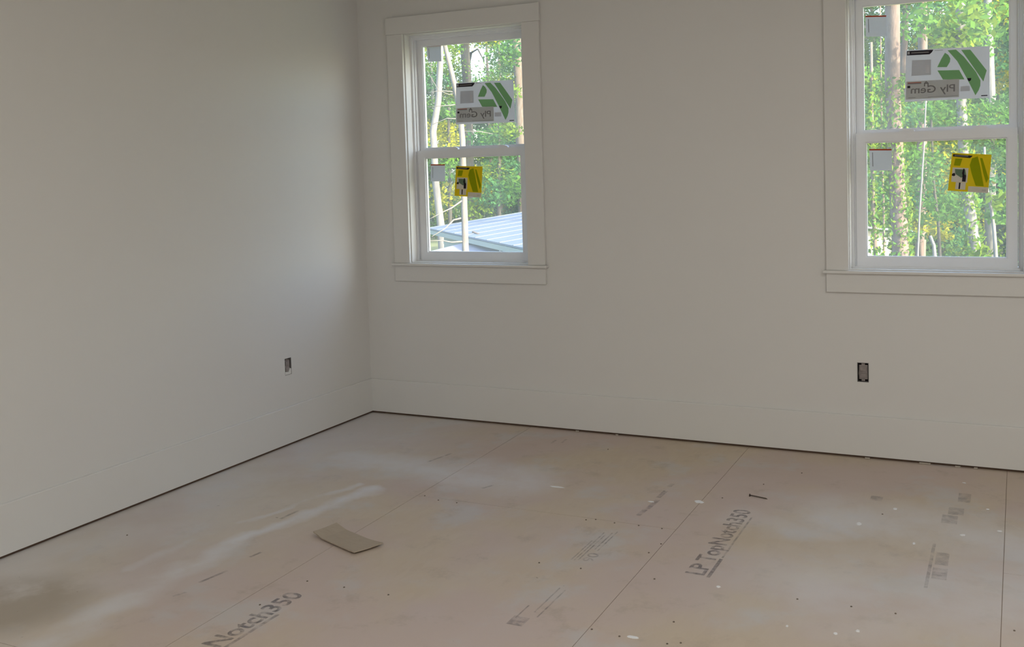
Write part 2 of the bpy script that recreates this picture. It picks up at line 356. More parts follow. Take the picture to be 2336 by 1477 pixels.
# ------------------------------------------------------------------ stickers
def text_mesh(name, body, size, mat, parent, bold=.0):
    cu = bpy.data.curves.new(name, 'FONT'); cu.body = body; cu.size = size; cu.offset = bold; cu.resolution_u = 3
    o = bpy.data.objects.new(name, cu); COL.objects.link(o)
    dg = bpy.context.evaluated_depsgraph_get(); me = bpy.data.meshes.new_from_object(o.evaluated_get(dg))
    bpy.data.objects.remove(o, do_unlink=True); bpy.data.curves.remove(cu); me.materials.clear(); me.name = name
    return link(name, me, mat, parent)
def sticker(name, corners, plane_y, base_mat, prints, label, cat='sticker', texts=(), group=None, curl=0.0):
    """corners: photo pixels TL TR BR BL on the pane; prints: (name, mat, layer, [(u, v)...]) with v down"""
    q = [Vector(hit(*c, 1, plane_y)) for c in corners]
    def at(u, v, off=0.):
        p = q[0]*(1-u)*(1-v)+q[1]*u*(1-v)+q[2]*u*v+q[3]*(1-u)*v
        c = curl*(max(0, v-.55)**2)*4*max(0, .75-u)
        return Vector((p.x, plane_y-.0005-off-c, p.z))
    base = at(.5, 1); root = empty(name, base); tag(root, label, cat, group)
    bm = bmesh.new(); N = 6
    g = [[bm.verts.new(at(i/N, j/N)) for i in range(N+1)] for j in range(N+1)]
    h = [[bm.verts.new(at(i/N, j/N, .0003)) for i in range(N+1)] for j in range(N+1)]
    for j in range(N):
        for i in range(N):
            bm.faces.new((g[j][i], g[j][i+1], g[j+1][i+1], g[j+1][i])); bm.faces.new((h[j][i], h[j+1][i], h[j+1][i+1], h[j][i+1]))
    for i in range(N):
        bm.faces.new((g[0][i], h[0][i], h[0][i+1], g[0][i+1])); bm.faces.new((g[N][i], g[N][i+1], h[N][i+1], h[N][i]))
        bm.faces.new((g[i][0], g[i+1][0], h[i+1][0], h[i][0])); bm.faces.new((g[i][N], h[i][N], h[i+1][N], g[i+1][N]))
    sheet = from_bm('sheet', bm, base_mat, root)
    for nm, m, ly, pts in prints:
        bm = bmesh.new(); off = .0006+ly*.0003
        fv = [bm.verts.new(at(u, v, off)) for u, v in pts]
        f = bm.faces.new(fv)
        bmesh.ops.triangulate(bm, faces=[f]); bm.normal_update()
        me = bpy.data.meshes.new(nm); bm.to_mesh(me); bm.free(); link(nm, me, m, root)
    for body, m, u0, u1, v0, v1, mirror in texts:
        t = text_mesh('printed_lettering', body, 1., m, root, .012)
        co = np.empty(len(t.data.vertices)*3); t.data.vertices.foreach_get('co', co); co = co.reshape(-1, 3)
        mn, mx = co.min(0), co.max(0)
        for i, vt in enumerate(t.data.vertices):
            a = (co[i, 0]-mn[0])/(mx[0]-mn[0]); b = (mx[1]-co[i, 1])/(mx[1]-mn[1])
            if mirror: a = 1-a
            vt.co = at(u0+(u1-u0)*a, v0+(v1-v0)*b, .0016)
    return root
R_ = lambda a, b, c, d: [(a, c), (b, c), (b, d), (a, d)]
def big_prints():
    return [('black_bar', M_PBLACK, 0, [(.012, .015), (.335, .015), (.318, .06), (.29, .10), (.012, .10)]),
      ('bar_mark', M_PLGREY, 1, R_(.02, .045, .03, .08)), ('bar_line', M_PGREY, 1, R_(.065, .28, .045, .068)),
      ('thin_line', M_PGREY, 0, R_(.35, .45, .03, .038)),
      ('pale_square', M_PLGREY, 0, R_(.075, .31, .20, .50)), ('pale_notch', M_PAPER, 1, R_(.245, .29, .30, .46)),
      ('green_wedge', M_PGREEN, 0, [(.385, .357), (.432, .20), (.475, .085), (.515, .13), (.54, .20), (.536, .267), (.50, .365)]),
      ('green_block', M_PGREEN, 0, [(.388, .42), (.647, .433), (.71, .62), (.455, .60)]),
      ('green_stripe', M_PGREEN, 0, [(.505, .04), (.605, .035), (.70, .18), (.845, .49), (.897, .66), (.895, .76), (.878, .84), (.84, .94), (.737, .60), (.622, .26)]),
      ('green_stripe', M_PGREEN, 0, [(.667, .045), (.775, .052), (.85, .21), (.968, .47), (.93, .68), (.80, .36)]),
      ('dark_spot', M_PBLACK, 1, [(.742, .60), (.79, .60), (.785, .645), (.765, .665), (.75, .64)]),
      ('beige_panel', M_PAPER2, 1, R_(.012, .648, .605, .955)), ('red_rule', M_PRED, 2, R_(.03, .195, .628, .640)), ('grey_rule', M_PGREY, 2, R_(.03, .195, .644, .662)),
      ('small_mark', M_PBLACK, 2, R_(.028, .062, .69, .735)), ('house_mark', M_PGREY, 2, [(.228, .715), (.228, .655), (.255, .61), (.285, .655), (.285, .715), (.27, .715), (.27, .67), (.243, .67), (.243, .715)]),
      ('fine_rule', M_PGREY, 2, R_(.28, .635, .925, .931)), ('fine_rule', M_PGREY, 2, R_(.04, .13, .92, .928)),
      ('grey_block', M_PLGREY, 1, R_(.665, .775, .75, .85)), ('code_dash', M_PBLACK, 0, R_(.905, .978, .945, .963))]
big_text = [('Ply Gem', M_PGREY, .07, .60, .70, .89, True)]
sticker('window_sticker', [(2067, 115), (2257.5, 105), (2257, 223), (2064, 233)], YU, M_PAPER, big_prints(),
        'white and green sticker sheet on upper pane of the window facing only woods', texts=big_text, group='printed sheets on the upper panes')
sticker('window_sticker', [(1040.5, 190), (1171, 182), (1176, 279), (1040, 284)], YU, M_PAPER, big_prints(),
        'white and green sticker sheet on upper pane of the window nearer the corner', texts=big_text, group='printed sheets on the upper panes')
def yel_prints():
    return [('black_bar', M_PBLACK, 0, [(.03, .03), (.53, .05), (.50, .09), (.47, .115), (.03, .095)]), ('bar_line', M_PGREY, 1, R_(.07, .42, .055, .08)),
      ('olive_patch', M_POLIVE, 0, [(.10, .14), (.28, .14), (.24, .33), (.08, .33)]),
      ('olive_stripe', M_POLIVE, 0, [(.52, .12), (.66, .06), (.74, .30), (.82, .60), (.88, .83), (.68, .83), (.55, .52), (.48, .30)]),
      ('olive_stripe', M_POLIVE, 0, [(.72, .10), (.78, .10), (.98, .62), (.93, .74), (.84, .50)]),
      ('white_picture', M_PAPER, 0, R_(.06, .46, .38, .76)), ('picture_foliage', M_PFOL, 1, [(.12, .42), (.38, .42), (.42, .56), (.30, .64), (.14, .55)]),
      ('picture_figure', M_PBLACK, 2, [(.33, .40), (.36, .40), (.37, .55), (.42, .57), (.42, .74), (.33, .74), (.35, .62), (.31, .52)]),
      ('picture_figure', M_PBLACK, 2, [(.06, .55), (.12, .52), (.15, .58), (.12, .61), (.06, .60)]),
      ('white_picture', M_PAPER, 0, R_(.18, .43, .765, .95)), ('picture_line', M_PBLACK, 1, R_(.26, .30, .77, .94)),
      ('white_corner', M_PAPER, 0, R_(.50, 1.0, .85, 1.0)), ('grey_stamp', M_PLGREY, 1, R_(.84, .94, .91, .96))]
sticker('yellow_sticker', [(2172, 349), (2262, 353), (2254, 441), (2162, 435)], YL, M_PYEL, yel_prints(),
        'yellow sticker on lower pane of the window facing only woods', group='yellow stickers on the lower panes')
sticker('yellow_sticker', [(1040.5, 379), (1101, 380), (1098, 451), (1037, 447)], YL, M_PYEL, yel_prints(),
        'yellow sticker on lower pane of the window that shows a metal roof', group='yellow stickers on the lower panes')
def tag_prints(): return [('red_edge', M_PRED, 0, R_(0, 1, 0, .07)), ('grey_bar', M_PGREY, 0, R_(.12, .155, .16, .80))]
for cs, py, lb in (([(1974, 36), (2022, 35), (2023, 83), (1976, 84)], YU, 'small white tag with red top edge, upper pane of window facing only woods'),
                   ([(1983, 340), (2034, 340), (2035, 389), (1985, 390)], YL, 'small white tag with red top edge, lower pane of window facing only woods'),
                   ([(973, 105), (1006, 102), (1007, 140), (976, 141)], YU, 'small white tag with red top edge, upper pane of window nearer the corner'),
                   ([(983, 375), (1015.5, 375), (1015, 414), (983, 414)], YL, 'small white tag with red top edge, lower pane of window showing metal roof')):
    sticker('rating_tag', cs, py, M_PTAG, tag_prints(), lb, 'tag', group='small tags on the panes')

# ------------------------------------------------------------------ open outlet boxes
def outlet(P, u0, u1, z0, z1, label, base, variant):
    root = empty('outlet_box', base); tag(root, label, 'outlet', 'uncovered outlet boxes')
    def bx(nm, a, b, d0, d1, c, d, m, bev=0):
        bm = bmesh.new(); vs = []
        box(bm, a, b, d0, d1, c, d, bev)
        for v in bm.verts: v.co = P(v.co.x, v.co.z, v.co.y)
        return from_bm(nm, bm, m, root)
    e = .0006; t = .0025; D = .07
    bx('back_panel', u0+e, u1-e, D, D+t, z0+e, z1-e, M_BOXP)
    bx('side_panel', u0+e, u0+t, .001, D, z0+e, z1-e, M_BOXP); bx('side_panel', u1-t, u1-e, .001, D, z0+e, z1-e, M_BOXP)
    bx('end_panel', u0+t, u1-t, .001, D, z0+e, z0+t, M_BOXP); bx('end_panel', u0+t, u1-t, .001, D, z1-t, z1-e, M_BOXP)
    cu, cz = (u0+u1)/2, (z0+z1)/2
    bx('mounting_strap', cu-.008, cu+.008, .010, .0115, z0+.004, z1-.004, M_DEV)
    bx('receptacle_body', cu-.020, cu+.022, .009, .045, cz-.036, cz+.036, M_DEV, .003)
    for s in (-1, 1): bx('receptacle_face', cu-.014, cu+.016, .005, .009, cz+s*.017-.012, cz+s*.017+.012, M_DEV, .002)
    if variant:                                  # mud ledge left over the hole by the drywall finisher
        bm = bmesh.new(); pts = [(u0, z0), (u1, z0), (u1, z0+.03), (u1-.012, z0+.036), (u0+.03, z0+.016), (u0, z0+.02)]
        A = [bm.verts.new(P(a, b, .0015)) for a, b in pts]; B = [bm.verts.new(P(a, b, .005)) for a, b in pts]; n = len(pts)
        bm.faces.new(A); bm.faces.new(B[::-1])
        for i in range(n): bm.faces.new((A[i], B[i], B[(i+1) % n], A[(i+1) % n]))
        from_bm('mud_ledge', bm, M_WALL, root)
    bm = bmesh.new(); tube(bm, [P(u0+.008, z1-.006, .04), P(u0+.010, cz+.02, .02), P(u0+.006, cz-.01, .015), P(u0+.010, z0+.012, .03)], .0022, 6)
    from_bm('wire', bm, M_WIRE, root)
outlet(lambda u, z, d: (u, d, z), *OB, 'uncovered outlet box cut into the wall below the window facing only woods', (2.943, 0, .378), False)
outlet(lambda u, z, d: (-d, u, z), *OL, 'uncovered outlet box cut into the blank side wall above its baseboard', (0, -.742, .383), True)

# ------------------------------------------------------------------ printed lettering on the subfloor
def lettering(body, x, y, cap, length, mat, z=.0006, bold=.008):
    pn = panel_at(x, y); t = text_mesh('printed_lettering', body, 1., mat, pn, bold)
    co = np.empty(len(t.data.vertices)*3); t.data.vertices.foreach_get('co', co); co = co.reshape(-1, 3)
    mn, mx = co.min(0), co.max(0); n2 = co.copy()
    n2[:, 1] = y+(co[:, 0]-mn[0])/(mx[0]-mn[0])*length; n2[:, 0] = x-(co[:, 1]/.72)*cap; n2[:, 2] = z
    t.data.vertices.foreach_set('co', n2.reshape(-1)); t.data.update()
def stripe(x0, x1, y0, y1, mat, z=.0006, skew=0):
    bm = bmesh.new(); n = max(2, int(abs(y1-y0)/.04))
    L = [(bm.verts.new((x0+skew*(i/n), y0+(y1-y0)*i/n, z)), bm.verts.new((x1+skew*(i/n), y0+(y1-y0)*i/n, z))) for i in range(n+1)]
    for a, b in zip(L, L[1:]): bm.faces.new((a[0], a[1], b[1], b[0]))
    from_bm('printed_line', bm, mat, panel_at((x0+x1)/2, (y0+y1)/2))
lettering('LP TopNotch350', 2.606, -1.625, .072, .70, M_INK, bold=.022)
stripe(2.618, 2.632, -1.635, -1.46, M_INK); stripe(2.622, 2.630, -1.45, -1.0, M_INKF)
lettering('LP TopNotch350', 1.352, -2.965, .072, .70, M_INK, bold=.022)
stripe(1.365, 1.378, -2.97, -2.42, M_INKF)
for k, (xa, ya, L) in enumerate([(2.100, -1.66, .20), (2.113, -1.665, .30), (2.126, -1.655, .27)]): stripe(xa, xa+.006, ya, ya+L, M_INKF)
lettering('90', 2.185, -1.655, .045, .08, M_INKF); stripe(2.16, 2.166, -1.55, -1.34, M_INKF); stripe(2.145, 2.151, -1.54, -1.36, M_INKF)
for xa, ya, L in [(2.125, -2.16, .10), (2.165, -2.10, .20), (2.19, -2.13, .22)]: stripe(xa, xa+.006, ya, ya+L, M_INKF)
stripe(2.118, 2.175, -2.205, -2.145, M_INKF)
for xa, y0, y1 in [(2.165, -1.14, -1.06), (2.175, -1.05, -.93), (2.17, -.90, -.80), (2.168, -.74, -.70)]: stripe(xa, xa+.022, y0, y1, M_INKF, skew=.004)
for xa, w, y0, y1 in [(3.335, .012, -1.46, -1.04), (3.352, .05, -1.37, -1.27), (3.355, .045, -1.24, -1.12), (3.35, .06, -.80, -.70), (3.37, .06, -.69, -.60), (3.40, .05, -.52, -.40), (3.05, .05, -.62, -.56)]: stripe(xa, xa+w, y0, y1, M_INKS)
for (pa, pb) in [((393, 1362), (425, 1352)), ((455, 1330), (518, 1303)), ((570, 1272), (596, 1261)), ((975, 1055), (1030, 1035)), ((640, 1185), (680, 1166)), ((1258, 1012), (1268, 1005)), ((1281, 1011), (1292, 1003)), ((1100, 1115), (1125, 1108))]:
    A, B = flo(*pa), flo(*pb); stripe(A[0]-.007, A[0]+.007, A[1], B[1], M_INKF, skew=B[0]-A[0])
# nail heads along the panel joints
bm = bmesh.new(); bmesh.ops.create_cone(bm, cap_ends=True, segments=10, radius1=.0036, radius2=.003, depth=.002)
me_nh = bpy.data.meshes.new('nail_head'); bm.to_mesh(me_nh); bm.free(); me_nh.materials.append(M_DIRT)
for px, py in [(969, 1132), (1000, 1142), (1042, 1148), (1337, 1187), (1359, 1186), (1402, 1194), (1457, 1200), (1510, 1207), (1230, 1285), (1325, 1298), (1350, 1437), (1413, 1453), (1480, 1262), (1493, 1322), (1522, 1470), (1553, 1468), (1537, 1420), (1387, 1026), (1508, 1242), (1648, 1137), (1829, 1080), (1819, 1368), (1942, 1385), (2013, 1174), (2043, 1401), (701, 1327), (785, 1341), (886, 1358), (2314, 1440), (290, 1222), (593, 1381), (1742, 1106)]:
    q = flo(px, py); o = link('nail_head', me_nh, None, panel_at(q[0], q[1])); o.location = (q[0], q[1], .001)

# ------------------------------------------------------------------ loose things on the floor
def cardboard():
    a, b, c, d = [np.array(flo(*p)) for p in ((715, 1226), (768, 1203), (874, 1247), (808, 1268))]
    nu, nv = 24, 8
    root = empty('cardboard_scrap', tuple((a+c)/2)); tag(root, 'brown cardboard scrap with a bent end lying on the subfloor', 'cardboard')
    bm = bmesh.new(); th = .004
    def P(u, v, t):
        p = a*(1-u)*(1-v)+b*(1-u)*v+c*u*v+d*u*(1-v)
        z = .0022+.013*max(0, (.22-u)/.22)+.009*max(0, (u-.70)/.30)**1.3*(.3+.7*v)+.005*max(0, .5-v)/.5
        return (p[0], p[1], z+t)
    T = [[[bm.verts.new(P(i/nu, j/nv, t)) for j in range(nv+1)] for i in range(nu+1)] for t in (0, th)]
    for i in range(nu):
        for j in range(nv):
            bm.faces.new((T[0][i][j], T[0][i][j+1], T[0][i+1][j+1], T[0][i+1][j])); bm.faces.new((T[1][i][j], T[1][i+1][j], T[1][i+1][j+1], T[1][i][j+1]))
    for i in range(nu):
        for j in (0, nv): bm.faces.new((T[0][i][j], T[0][i+1][j], T[1][i+1][j], T[1][i][j]))
    for j in range(nv):
        for i in (0, nu): bm.faces.new((T[0][i][j], T[1][i][j], T[1][i][j+1], T[0][i][j+1]))
    n = NT('brown_cardboard'); p = n.obj(); f = n.noise(p, 40, 4, stretch=(1, 6, 1)); cc = n.mix(f, (.40, .33, .255), (.49, .415, .33))
    dd = n.pbsdf(cc, .85); dd.inputs['Specular IOR Level'].default_value = .2
    o = from_bm('sheet', bm, n.done(dd), root)
    return root
cardboard()
def nail():
    A, B = np.array(flo(1711, 1133.5)), np.array(flo(1751, 1140)); root = empty('loose_nail', tuple(A)); tag(root, 'loose dark framing nail lying on the subfloor', 'nail')
    d = (B-A)/np.linalg.norm(B-A); r = .0026; z = np.array([0, 0, r+.0035])
    bm = bmesh.new(); tube(bm, [A+z*1.0, A+d*.03+z*.85, B-d*.008+np.array([0, 0, .003]), B+np.array([0, 0, .0012])], [r, r, r, .0005], 8); from_bm('shank', bm, M_STEEL, root, True)
    bm = bmesh.new(); tube(bm, [A+z-d*.0022, A+z], [.0062, .0062], 12); from_bm('head', bm, M_STEEL, root)
nail()
def chip(px, py, wx, wy, label, group):
    q = flo(px, py); bm = bmesh.new(); N = 9
    pts = [(q[0]+math.cos(2*math.pi*k/N)*wx*random.uniform(.65, 1.1), q[1]+math.sin(2*math.pi*k/N)*wy*random.uniform(.65, 1.1)) for k in range(N)]
    A = [bm.verts.new((x, y, .0004)) for x, y in pts]; B = [bm.verts.new((q[0]+(x-q[0])*.8, q[1]+(y-q[1])*.8, .0026)) for x, y in pts]
    bm.faces.new(A[::-1]); bm.faces.new(B)
    for i in range(N): bm.faces.new((A[i], A[(i+1) % N], B[(i+1) % N], B[i]))
    o = from_bm('drywall_mud_fleck', bm, M_CHIP); tag(o, label, 'mud fleck', group)
LB = 'small dried white mud fleck stuck on the bare subfloor'
for px, py, wx, wy in [(1960, 1196, .012, .018), (2085, 1241, .008, .014), (2196, 1222, .012, .012), (2042, 1162, .010, .012), (1796, 1430, .005, .008), (1906, 1447, .007, .008), (1957, 1441, .007, .010), (2280, 1213, .012, .008), (2253, 1163, .009, .006), (2200, 1103, .010, .004), (1638, 1340, .010, .008), (1485, 1146, .016, .006)]:
    chip(px, py, wx, wy, LB, 'mud flecks on the subfloor')
chip(1595, 1146, .026, .020, 'largest white mud fleck, on a panel joint near the loose nail', 'mud flecks on the subfloor')
chip(1270, 1112, .042, .008, 'long narrow white mud smear on the pale dusty floor', 'mud flecks on the subfloor')
chip(1442, 1455, .026, .010, 'wide white mud smear beside the panel joint away from the walls', 'mud flecks on the subfloor')
# crumbs wedged in the gap below the window wall's baseboard
for px, w in [(1979, .012), (2110, .026), (2185, .012), (2226, .008), (1408, .008), (1318, .010)]:
    q = hit(px, 1021+(px-1700)*.0875, 1, -.016); bm = bmesh.new(); box(bm, q[0]-w, q[0]+w, -.0215, -.0175, .0006, .0095, .0015)
    for v in bm.verts: v.co.z *= random.uniform(.75, 1.0); v.co.y += random.uniform(-.001, .0)
    o = from_bm('plaster_crumb', bm, M_CRUMB); tag(o, 'pale plaster crumb caught in the gap under the baseboard below the windows', 'crumb', 'plaster crumbs in the baseboard gap')

# ------------------------------------------------------------------ unseen ceiling lamps, added to light the room
def emit(name, col, s):
    n = NT(name); d = n.n('ShaderNodeEmission'); n.set(d.inputs[0], col); d.inputs[1].default_value = s; return n.done(d)
M_DIFF = emit('lamp_diffuser', (1, .99, .94), 6.)
M_METAL = simple('white_lamp_rim', (.8, .8, .8), .4, .03)
for lx, ly, lb in ((4.5, -3.2, 'added unseen round white ceiling lamp near the right wall'), (2.1, -5.0, 'added unseen round white ceiling lamp near the wall facing the windows')):
    root = empty('added_ceiling_lamp', (lx, ly, ZC)); tag(root, lb, 'lamp', 'added ceiling lamps')
    bm = bmesh.new(); tube(bm, [(lx, ly, ZC-.0005), (lx, ly, ZC-.03)], [.20, .19], 32); from_bm('rim', bm, M_METAL, root)
    bm = bmesh.new(); tube(bm, [(lx, ly, ZC-.031), (lx, ly, ZC-.036)], [.175, .17], 32); from_bm('diffuser', bm, M_DIFF, root)
    ld = bpy.data.lights.new('lamp_light', 'AREA'); ld.shape = 'DISK'; ld.size = .34; ld.energy = LAMP_POWER; ld.color = (1, .99, .94)
    lo = bpy.data.objects.new('lamp_light', ld); COL.objects.link(lo); lo.parent = root; lo.location = (0, 0, -.038)

# ------------------------------------------------------------------ outdoors
GZ = -2.6
def ground_mat():
    n = NT('forest_floor'); p = n.pos(); c = n.mix(n.noise(p, .6, 5), (.10, .085, .05), (.13, .17, .06)); return n.done(n.pbsdf(c, .95))
bm = bmesh.new(); N = 24; V = {}
for i in range(N+1):
    for j in range(N+1):
        x, y = -60+100*i/N, .6+75*j/N
        V[i, j] = bm.verts.new((x, y, GZ+(.25*math.sin(x*.21)*math.cos(y*.17)+.012*y)))
for i in range(N):
    for j in range(N): bm.faces.new((V[i, j], V[i+1, j], V[i+1, j+1], V[i, j+1]))
gr = from_bm('ground', bm, ground_mat(), None, True); tag(gr, 'leafy forest floor outside below the windows', 'ground', kind='structure')

def leaf_mat(name):
    n = NT(name); a = n.n('ShaderNodeVertexColor'); a.layer_name = 'leaf'
    df = n.n('ShaderNodeBsdfDiffuse'); tl = n.n('ShaderNodeBsdfTranslucent'); n.set(df.inputs[0], a.outputs[0]); n.set(tl.inputs[0], a.outputs[0])
    m = n.n('ShaderNodeMixShader'); m.inputs[0].default_value = .5; n.set(m.inputs[1], df.outputs[0]); n.set(m.inputs[2], tl.outputs[0]); return n.done(m)
M_LEAF = leaf_mat('leaves')
GREENS = [(.068, .165, .026), (.085, .19, .028), (.050, .145, .048), (.13, .21, .018), (.26, .27, .010), (.058, .13, .034)]
def leaves_mesh(name, centers, size, cols, flat=.35):
    n = len(centers); c = np.asarray(centers)
    nr = RNG.normal(size=(n, 3)); nr[:, 2] = np.abs(nr[:, 2])+flat; nr /= np.linalg.norm(nr, axis=1)[:, None]
    t = np.cross(nr, RNG.normal(size=(n, 3))); t /= np.linalg.norm(t, axis=1)[:, None]; b = np.cross(nr, t)
    L = (size*RNG.uniform(.6, 1.3, n))[:, None]
    v = np.stack([c-t*L*.55, c+b*L*.30-nr*L*.05, c+t*L*.55, c-b*L*.30-nr*L*.05], 1).reshape(-1, 3)
    me = bpy.data.meshes.new(name); me.vertices.add(4*n); me.vertices.foreach_set('co', v.astype(np.float32).reshape(-1))
    me.loops.add(4*n); me.loops.foreach_set('vertex_index', np.arange(4*n, dtype=np.int32))
    me.polygons.add(n); me.polygons.foreach_set('loop_start', np.arange(0, 4*n, 4, dtype=np.int32)); me.polygons.foreach_set('loop_total', np.full(n, 4, dtype=np.int32))
    at = me.color_attributes.new('leaf', 'FLOAT_COLOR', 'POINT')
    cc = np.concatenate([np.repeat(np.asarray(cols), 4, 0), np.ones((4*n, 1))], 1); at.data.foreach_set('color', cc.astype(np.float32).reshape(-1))
    me.materials.append(M_LEAF); me.update(); me.validate(); return me
def blob_leaves(blobs, dens, hues=(0, 1, 2, 3, 5), k=1.):
    P, K = [], []
    for (bx, by, bz, r) in blobs:
        n = int(2.3*dens*r*r) if dens > 235 else int(k*dens*r*r); d = RNG.normal(size=(n, 3)); d /= np.linalg.norm(d, axis=1)[:, None]
        rad = r*RNG.uniform(.45, 1.05, n)[:, None]; p = np.array([bx, by, bz])+d*rad*np.array([1, 1, .62]); P.append(p)
        base = np.array(GREENS[random.choice(hues)]); K.append(base*RNG.uniform(.75, 1.2, n)[:, None])
    return np.concatenate(P), np.clip(np.concatenate(K), 0, .9)
def bark(name, a, b, sc=6):
    n = NT(name); p = n.obj(); f = n.noise(p, sc, 6, .65, stretch=(3, 3, .7)); c = n.mix(n.ramp(f, .3, .7), a, b); d = n.pbsdf(c, .9); d.inputs['Specular IOR Level'].default_value = .1
    n.set(d.inputs['Normal'], n.bump(f, .5, .03)); return n.done(d)
M_BPINK = bark('pink_pine_bark', (0.110, 0.079, 0.073), (0.158, 0.123, 0.114)); M_BPALE = bark('pale_bark', (0.123, 0.121, 0.123), (0.185, 0.181, 0.182))
M_BDEAD = bark('dead_white_wood', (0.128, 0.115, 0.108), (0.175, 0.165, 0.158), 9); M_BGREY = bark('grey_bark', (0.037, 0.036, 0.034), (0.065, 0.060, 0.054)); M_BTAN = bark('sunlit_tan_bark', (0.101, 0.071, 0.051), (0.141, 0.128, 0.118))
def gz(x, y): return GZ+(.25*math.sin(x*.21)*math.cos(y*.17)+.012*y)
def tree(name, label, pix, D, rad, mat, crown=None, ivy=None, group=None, top=13., branches=(), cat='tree'):
    """pix: photo pixels along the trunk, all at the trunk's distance D; extended down to the ground and up to the crown"""
    pts = [Vector(far(x, y, D)) for x, y in pix]
    pts.sort(key=lambda p: p.z); lo, hi = pts[0], pts[-1]
    g = gz(lo.x, lo.y); base = Vector((lo.x+(lo.x-pts[1].x)*.3, lo.y, g-.1)); root = empty(name, (base.x, base.y, g)); tag(root, label, cat, group)
    full = [base]+pts
    if top > hi.z: full.append(Vector((hi.x+(hi.x-pts[-2].x)*.5, hi.y+(hi.y-pts[-2].y)*.5, top)))
    # smooth resample
    out = []
    for a, b in zip(full, full[1:]):
        k = max(2, int((b-a).length/.5)); out += [a.lerp(b, i/k) for i in range(k)]
    out.append(full[-1]); n = len(out); rr = [rad*(1.25-.65*i/(n-1)) if i > 1 else rad*1.4 for i in range(n)]
    bm = bmesh.new(); tube(bm, out, rr, 12, .06); tr = from_bm('trunk', bm, mat, root, True)
    for bp, br in branches:
        bm = bmesh.new(); q = [Vector(far(x, y, dd)) for x, y, dd in bp]; tube(bm, q, [br*(1-.7*i/(len(q)-1)) for i in range(len(q))], 7, .05); from_bm('branch', bm, mat, root, True)
    if ivy:
        z0, z1, thick, dens = ivy; P = []
        for i in range(int(dens)):
            z = random.uniform(z0, z1); k = min(range(n), key=lambda i: abs(out[i].z-z)); a = random.uniform(0, 6.283); r = rr[k]+random.uniform(.01, thick)*random.random()**.5
            P.append((out[k].x+math.cos(a)*r, out[k].y+math.sin(a)*r, z))
        cols = np.array([GREENS[random.choice((1, 3, 3, 0))] for _ in P])*RNG.uniform(.8, 1.2, (len(P), 1))
        o = link('ivy', leaves_mesh('ivy', P, .065, np.clip(cols, 0, .9), 0), None, root); o['kind'] = 'stuff'
    if crown:
        P, K = blob_leaves(crown[0], crown[1], crown[2] if len(crown) > 2 else (0, 1, 2, 3, 5))
        o = link('foliage', leaves_mesh('foliage', P, crown[3] if len(crown) > 3 else .11, K), None, root); o['kind'] = 'stuff'
    return root
def crown_blobs(x, y, z0, z1, spread, n, r=(.6, 1.2)):
    return [(x+random.gauss(0, spread*.55), y+random.gauss(0, spread*.55), random.uniform(z0, z1), random.uniform(*r)) for _ in range(n)]
def blob_px(lst, D, jit=.8): # blobs aimed at bits of foliage the photo shows, at the tree's distance
    o = []
    for x, y, r in lst:
        q = far(x, y, D+random.uniform(-jit, jit)); o.append((q[0], q[1], q[2], r))
    return o
WOODS = 'woods beyond the windows'
# --- seen through the window with only woods
p = far(2040, 60, 15)
tree('pine_tree', 'thick pink-barked pine wrapped in ivy, outside the woods window', [(2055, 590), (2050, 480), (2042, 330), (2036, 180), (2036, 10)], 15, .105, M_BPINK, (crown_blobs(p[0], p[1], 6.5, 11, 1.8, 14), 260), (-2.4, 2.7, .11, 3000), WOODS)
p = far(2105, 60, 20)
tree('pine_tree', 'pink-barked trunk behind the ivy-wrapped pine', [(2100, 590), (2104, 300), (2105, 80), (2104, 10)], 20, .085, M_BPINK, (blob_px([(2060, 60, .5), (2130, 30, .5)], 19)+crown_blobs(p[0], p[1], 5.5, 12, 2.2, 18), 260), None, WOODS)
tree('ivy_tree', 'slim leaning tree with ivy sleeve behind the yellow sticker', [(2228, 590), (2215, 500), (2203, 420), (2197, 330), (2192, 200)], 14, .065, M_BPALE, (blob_px([(2195, 60, .55), (2235, 30, .5), (2170, 40, .5), (2210, 100, .45)], 14)+crown_blobs(far(2195, 0, 14)[0], far(2195, 0, 14)[1], 4.6, 8, 1.2, 10), 300, (0, 1, 3)), (-2, 3.2, .09, 2200), WOODS)
tree('sapling', 'thin bare sapling curving up below the yellow sticker of woods window', [(2272, 588), (2268, 530), (2262, 480), (2253, 440), (2248, 400)], 11, .02, M_BPALE, (blob_px([(2270, 500, .12), (2285, 455, .16), (2245, 575, .13)], 11, .1), 900, (1, 3), .10), None, WOODS, top=1.6)
tree('sapling', 'slender ivy-covered tree left of the thick ivy pine', [(1998, 590), (1992, 480), (1990, 340)], 13, .03, M_BTAN, None, (-2.2, 2.6, .08, 1300), WOODS, top=3.)
tree('sapling', 'thin tan stem close beside the thick ivy pine', [(2017, 590), (2016, 480), (2012, 340)], 16, .018, M_BPINK, None, (-2, 3.5, .08, 500), WOODS, top=4.)
tree('sapling', 'very thin pale stem between the ivy pine and the yellow sticker', [(2093, 590), (2098, 480), (2108, 330)], 13, .014, M_BPALE, None, None, WOODS, top=2.3)
tree('dead_sapling', 'short pale broken dead sapling leaning in the woods', [(2133, 590), (2130, 560), (2122, 538)], 13, .03, M_BPALE, None, None, WOODS, top=-9)
q = [(2120, 440, .45), (2080, 400, .5), (2150, 480, .45), (2110, 370, .5), (2185, 470, .4), (2280, 420, .4), (2285, 350, .5), (2290, 250, .5), (2140, 260, .45), (2240, 270, .5), (2090, 255, .4), (1985, 260, .5), (1990, 180, .4), (1980, 450, .4), (2085, 540, .22), (2200, 540, .3), (2290, 480, .35)]
